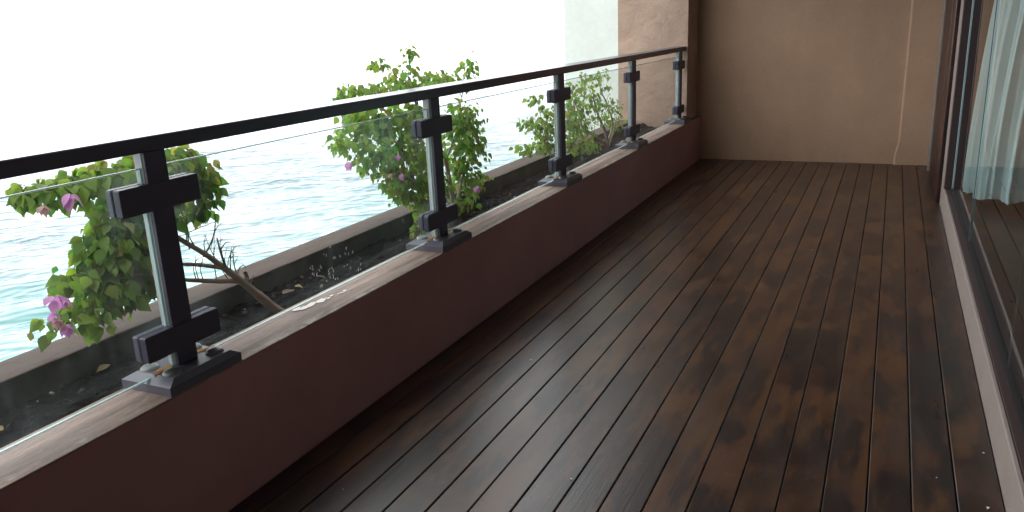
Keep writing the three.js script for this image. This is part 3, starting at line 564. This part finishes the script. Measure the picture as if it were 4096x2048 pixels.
bush({
  root: [-2.39, 0.36, -4.2], seed: 202, size: 0.039, mult: 3.6, parts: 280,
  label: 'tall dense bougainvillea rising above the top rail behind the second post',
  clumps: [[-2.42,1.386,-3.883,0.04,0.036,6],[-2.42,1.35,-3.56,0.054,0.034,8],[-2.42,1.289,-3.817,0.085,0.057,12],[-2.42,1.217,-3.406,0.144,0.05,36],[-2.42,1.22,-3.756,0.154,0.053,50],[-2.42,1.217,-4.253,0.169,0.055,50],[-2.42,1.27,-4.581,0.065,0.089,16],[-2.42,1.245,-3.223,0.038,0.038,4],[-2.42,1.069,-3.494,0.174,0.074,100],[-2.42,1.04,-3.859,0.129,0.086,80],[-2.42,0.958,-4.442,0.135,0.104,90],[-2.42,0.992,-3.305,0.116,0.065,36],[-2.42,0.988,-3.16,0.038,0.025,5],[-2.42,0.867,-3.704,0.168,0.112,120],[-2.42,0.872,-3.417,0.08,0.08,30],[-2.42,0.772,-4.419,0.135,0.143,90],[-2.42,0.816,-4.56,0.082,0.098,28],[-2.42,0.671,-3.779,0.136,0.107,100],[-2.42,0.579,-4.428,0.12,0.104,66],[-2.36,0.507,-3.85,0.081,0.095,50],[-2.35,0.486,-4.25,0.095,0.056,22],[-2.3,0.448,-3.66,0.065,0.058,16],[-2.42,0.736,-3.584,0.069,0.069,22],[-2.42,0.779,-3.988,0.089,0.177,60],[-2.42,0.589,-4.049,0.09,0.09,30]],
  limbs: [[[[-2.38,0.34,-4.187],[-2.38,0.501,-4.187],[-2.39,0.596,-4.178],[-2.40,0.736,-4.165],[-2.42,0.88,-4.108]], 0.022, 0.009], [[[-2.38,0.345,-4.212],[-2.38,0.517,-4.263],[-2.38,0.631,-4.327]], 0.016, 0.006]],
  twigs: [[[[-2.40,0.62,-4.17],[-2.40,0.74,-3.98],[-2.42,0.86,-3.75]], 0.007, 0.003], [[[-2.42,0.88,-4.108],[-2.42,1.05,-3.95],[-2.42,1.22,-3.85],[-2.42,1.38,-3.88]], 0.006, 0.0015], [[[-2.40,0.74,-4.16],[-2.42,0.9,-4.35],[-2.42,1.2,-4.5]], 0.006, 0.0015]],
  hub: [[-2.42, 0.86, -3.75], [-2.42, 1.1, -3.93], [-2.42, 0.9, -4.35], [-2.42, 1.1, -4.45], [-2.38, 0.631, -4.327], [-2.40, 0.74, -3.98]],
  flowers: [[-2.3,0.898,-3.077,0.042,0],[-2.26,0.88,-3.436,0.03,0],[-2.26,0.80,-3.367,0.03,1],[-2.26,0.785,-3.453,0.03,0],[-2.28,0.545,-4.316,0.04,0]],
});
bush({
  root: [-2.42, 0.37, -7.28], seed: 203, size: 0.041, mult: 2.8, parts: 200,
  label: 'far straggly bougainvillea against the white wall beyond the third post',
  clumps: [[-2.4,1.062,-6.651,0.033,0.055,5],[-2.4,1.034,-7.05,0.128,0.058,14],[-2.4,0.982,-6.341,0.117,0.085,26],[-2.4,0.89,-6.906,0.184,0.126,48],[-2.4,0.833,-6.392,0.14,0.107,55],[-2.4,0.709,-6.208,0.115,0.126,70],[-2.4,0.643,-6.567,0.121,0.099,50],[-2.4,0.689,-7.331,0.109,0.146,24],[-2.4,0.721,-7.039,0.129,0.129,20],[-2.35,0.537,-6.256,0.117,0.074,50],[-2.4,0.971,-5.597,0.073,0.057,8],[-2.4,0.882,-5.737,0.074,0.059,8],[-2.4,0.827,-5.397,0.071,0.037,12],[-2.4,0.74,-5.651,0.087,0.097,44],[-2.4,0.627,-5.768,0.079,0.089,46],[-2.4,0.63,-5.426,0.103,0.041,28],[-2.4,0.54,-7.482,0.062,0.069,7],[-2.35,0.472,-6.686,0.09,0.056,12],[-2.4,0.8,-5.781,0.055,0.075,12]],
  limbs: [[[[-2.4,0.36,-7.262],[-2.4,0.492,-7.213],[-2.4,0.653,-7.036],[-2.4,0.802,-6.903],[-2.4,0.962,-6.842]], 0.017, 0.004], [[[-2.4,0.40,-7.22],[-2.4,0.562,-7.405],[-2.4,0.766,-7.258],[-2.4,0.945,-7.047],[-2.4,1.051,-7.121]], 0.012, 0.003], [[[-2.4,0.37,-7.285],[-2.4,0.595,-7.523],[-2.4,0.759,-7.566]], 0.009, 0.003], [[[-2.4,0.409,-7.21],[-2.4,0.575,-6.758],[-2.4,0.736,-6.327]], 0.012, 0.005], [[[-2.4,0.39,-7.21],[-2.38,0.486,-6.754],[-2.38,0.541,-6.084],[-2.4,0.62,-5.7]], 0.011, 0.004]],
  twigs: [[[[-2.4,0.653,-7.036],[-2.4,0.78,-7.2],[-2.4,0.86,-7.3]], 0.004, 0.0015], [[[-2.4,0.6,-6.7],[-2.4,0.8,-6.6],[-2.4,1.05,-6.65]], 0.004, 0.0015]],
  hub: [[-2.4,0.802,-6.903],[-2.4,0.736,-6.327],[-2.38,0.541,-6.084],[-2.4,0.62,-5.7],[-2.4,0.945,-7.047],[-2.4,0.759,-7.45]],
  flowers: [],
});

// ------------------------------------------------------------------ small things
{
  const place = (name, x, y, z, s, mat, seed, label, cat, group) => { const r = rng(seed), m = new THREE.Mesh(LEAVES[seed % 6], mat); m.name = numbered(name); m.rotation.set(-Math.PI / 2 + 0.35 * (r() - 0.5), 0, r() * 6.28); m.scale.setScalar(s); m.position.set(x, y, z); m.castShadow = m.receiveShadow = true; scene.add(m); tag(m, label, cat, group); };
  place('fallen_leaf', -2.417, 0.40, -2.735, 0.045, M.deadLeaf, 301, 'yellow fallen leaf on the soil right of the leaning trunk', 'leaf', 'fallen leaves on the soil');
  place('fallen_leaf', -2.45, 0.405, -1.771, 0.06, M.deadLeaf, 302, 'curled ochre fallen leaf on the soil left of the nearest base plate', 'leaf', 'fallen leaves on the soil');
  place('fallen_leaf', -2.342, 0.40, -1.306, 0.05, M.deadLeaf, 303, 'yellow fallen leaf on the soil nearest the left edge', 'leaf', 'fallen leaves on the soil');
  place('fallen_leaf', -2.41, 0.40, -2.884, 0.05, M.brownLeaf, 304, 'brown fallen leaf on the soil below the white marks on the glass', 'leaf', 'fallen leaves on the soil');
  place('fallen_leaf', -2.37, 0.41, -2.60, 0.075, M.brownLeaf, 305, 'large dry brown leaf on the soil beside the foot of the leaning trunk', 'leaf', 'fallen leaves on the soil');
  const fl = [[-1.598, -1.926], [-0.889, -2.26], [-1.431, -3.147], [-1.377, -2.835], [0.392, -2.936], [0.377, -2.576], [0.24, -2.707], [-1.60, -4.444], [-0.398, -5.443]];
  const where = ['on the dark deck strip below the nearest post', 'on the middle boards near the bottom edge', 'on the grey sheen boards, farther of two', 'on the grey sheen boards, nearer of two', 'beside the pale door kerb, farther one', 'beside the pale door kerb, nearest the viewer', 'on the board one seam from the pale kerb', 'on the dark boards along the parapet', 'on the middle boards towards the end wall'];
  fl.forEach(([x, z], i) => place('dry_fleck', x, 0.003, z, 0.007 + 0.004 * (i % 3), M.flake, 320 + i, 'tiny pale dry fleck ' + where[i], 'fleck', 'dry flecks on the deck'));
}

scene.traverse((o) => { if (o.isMesh) { o.castShadow = true; o.receiveShadow = true; } });
renderer.render(scene, camera);
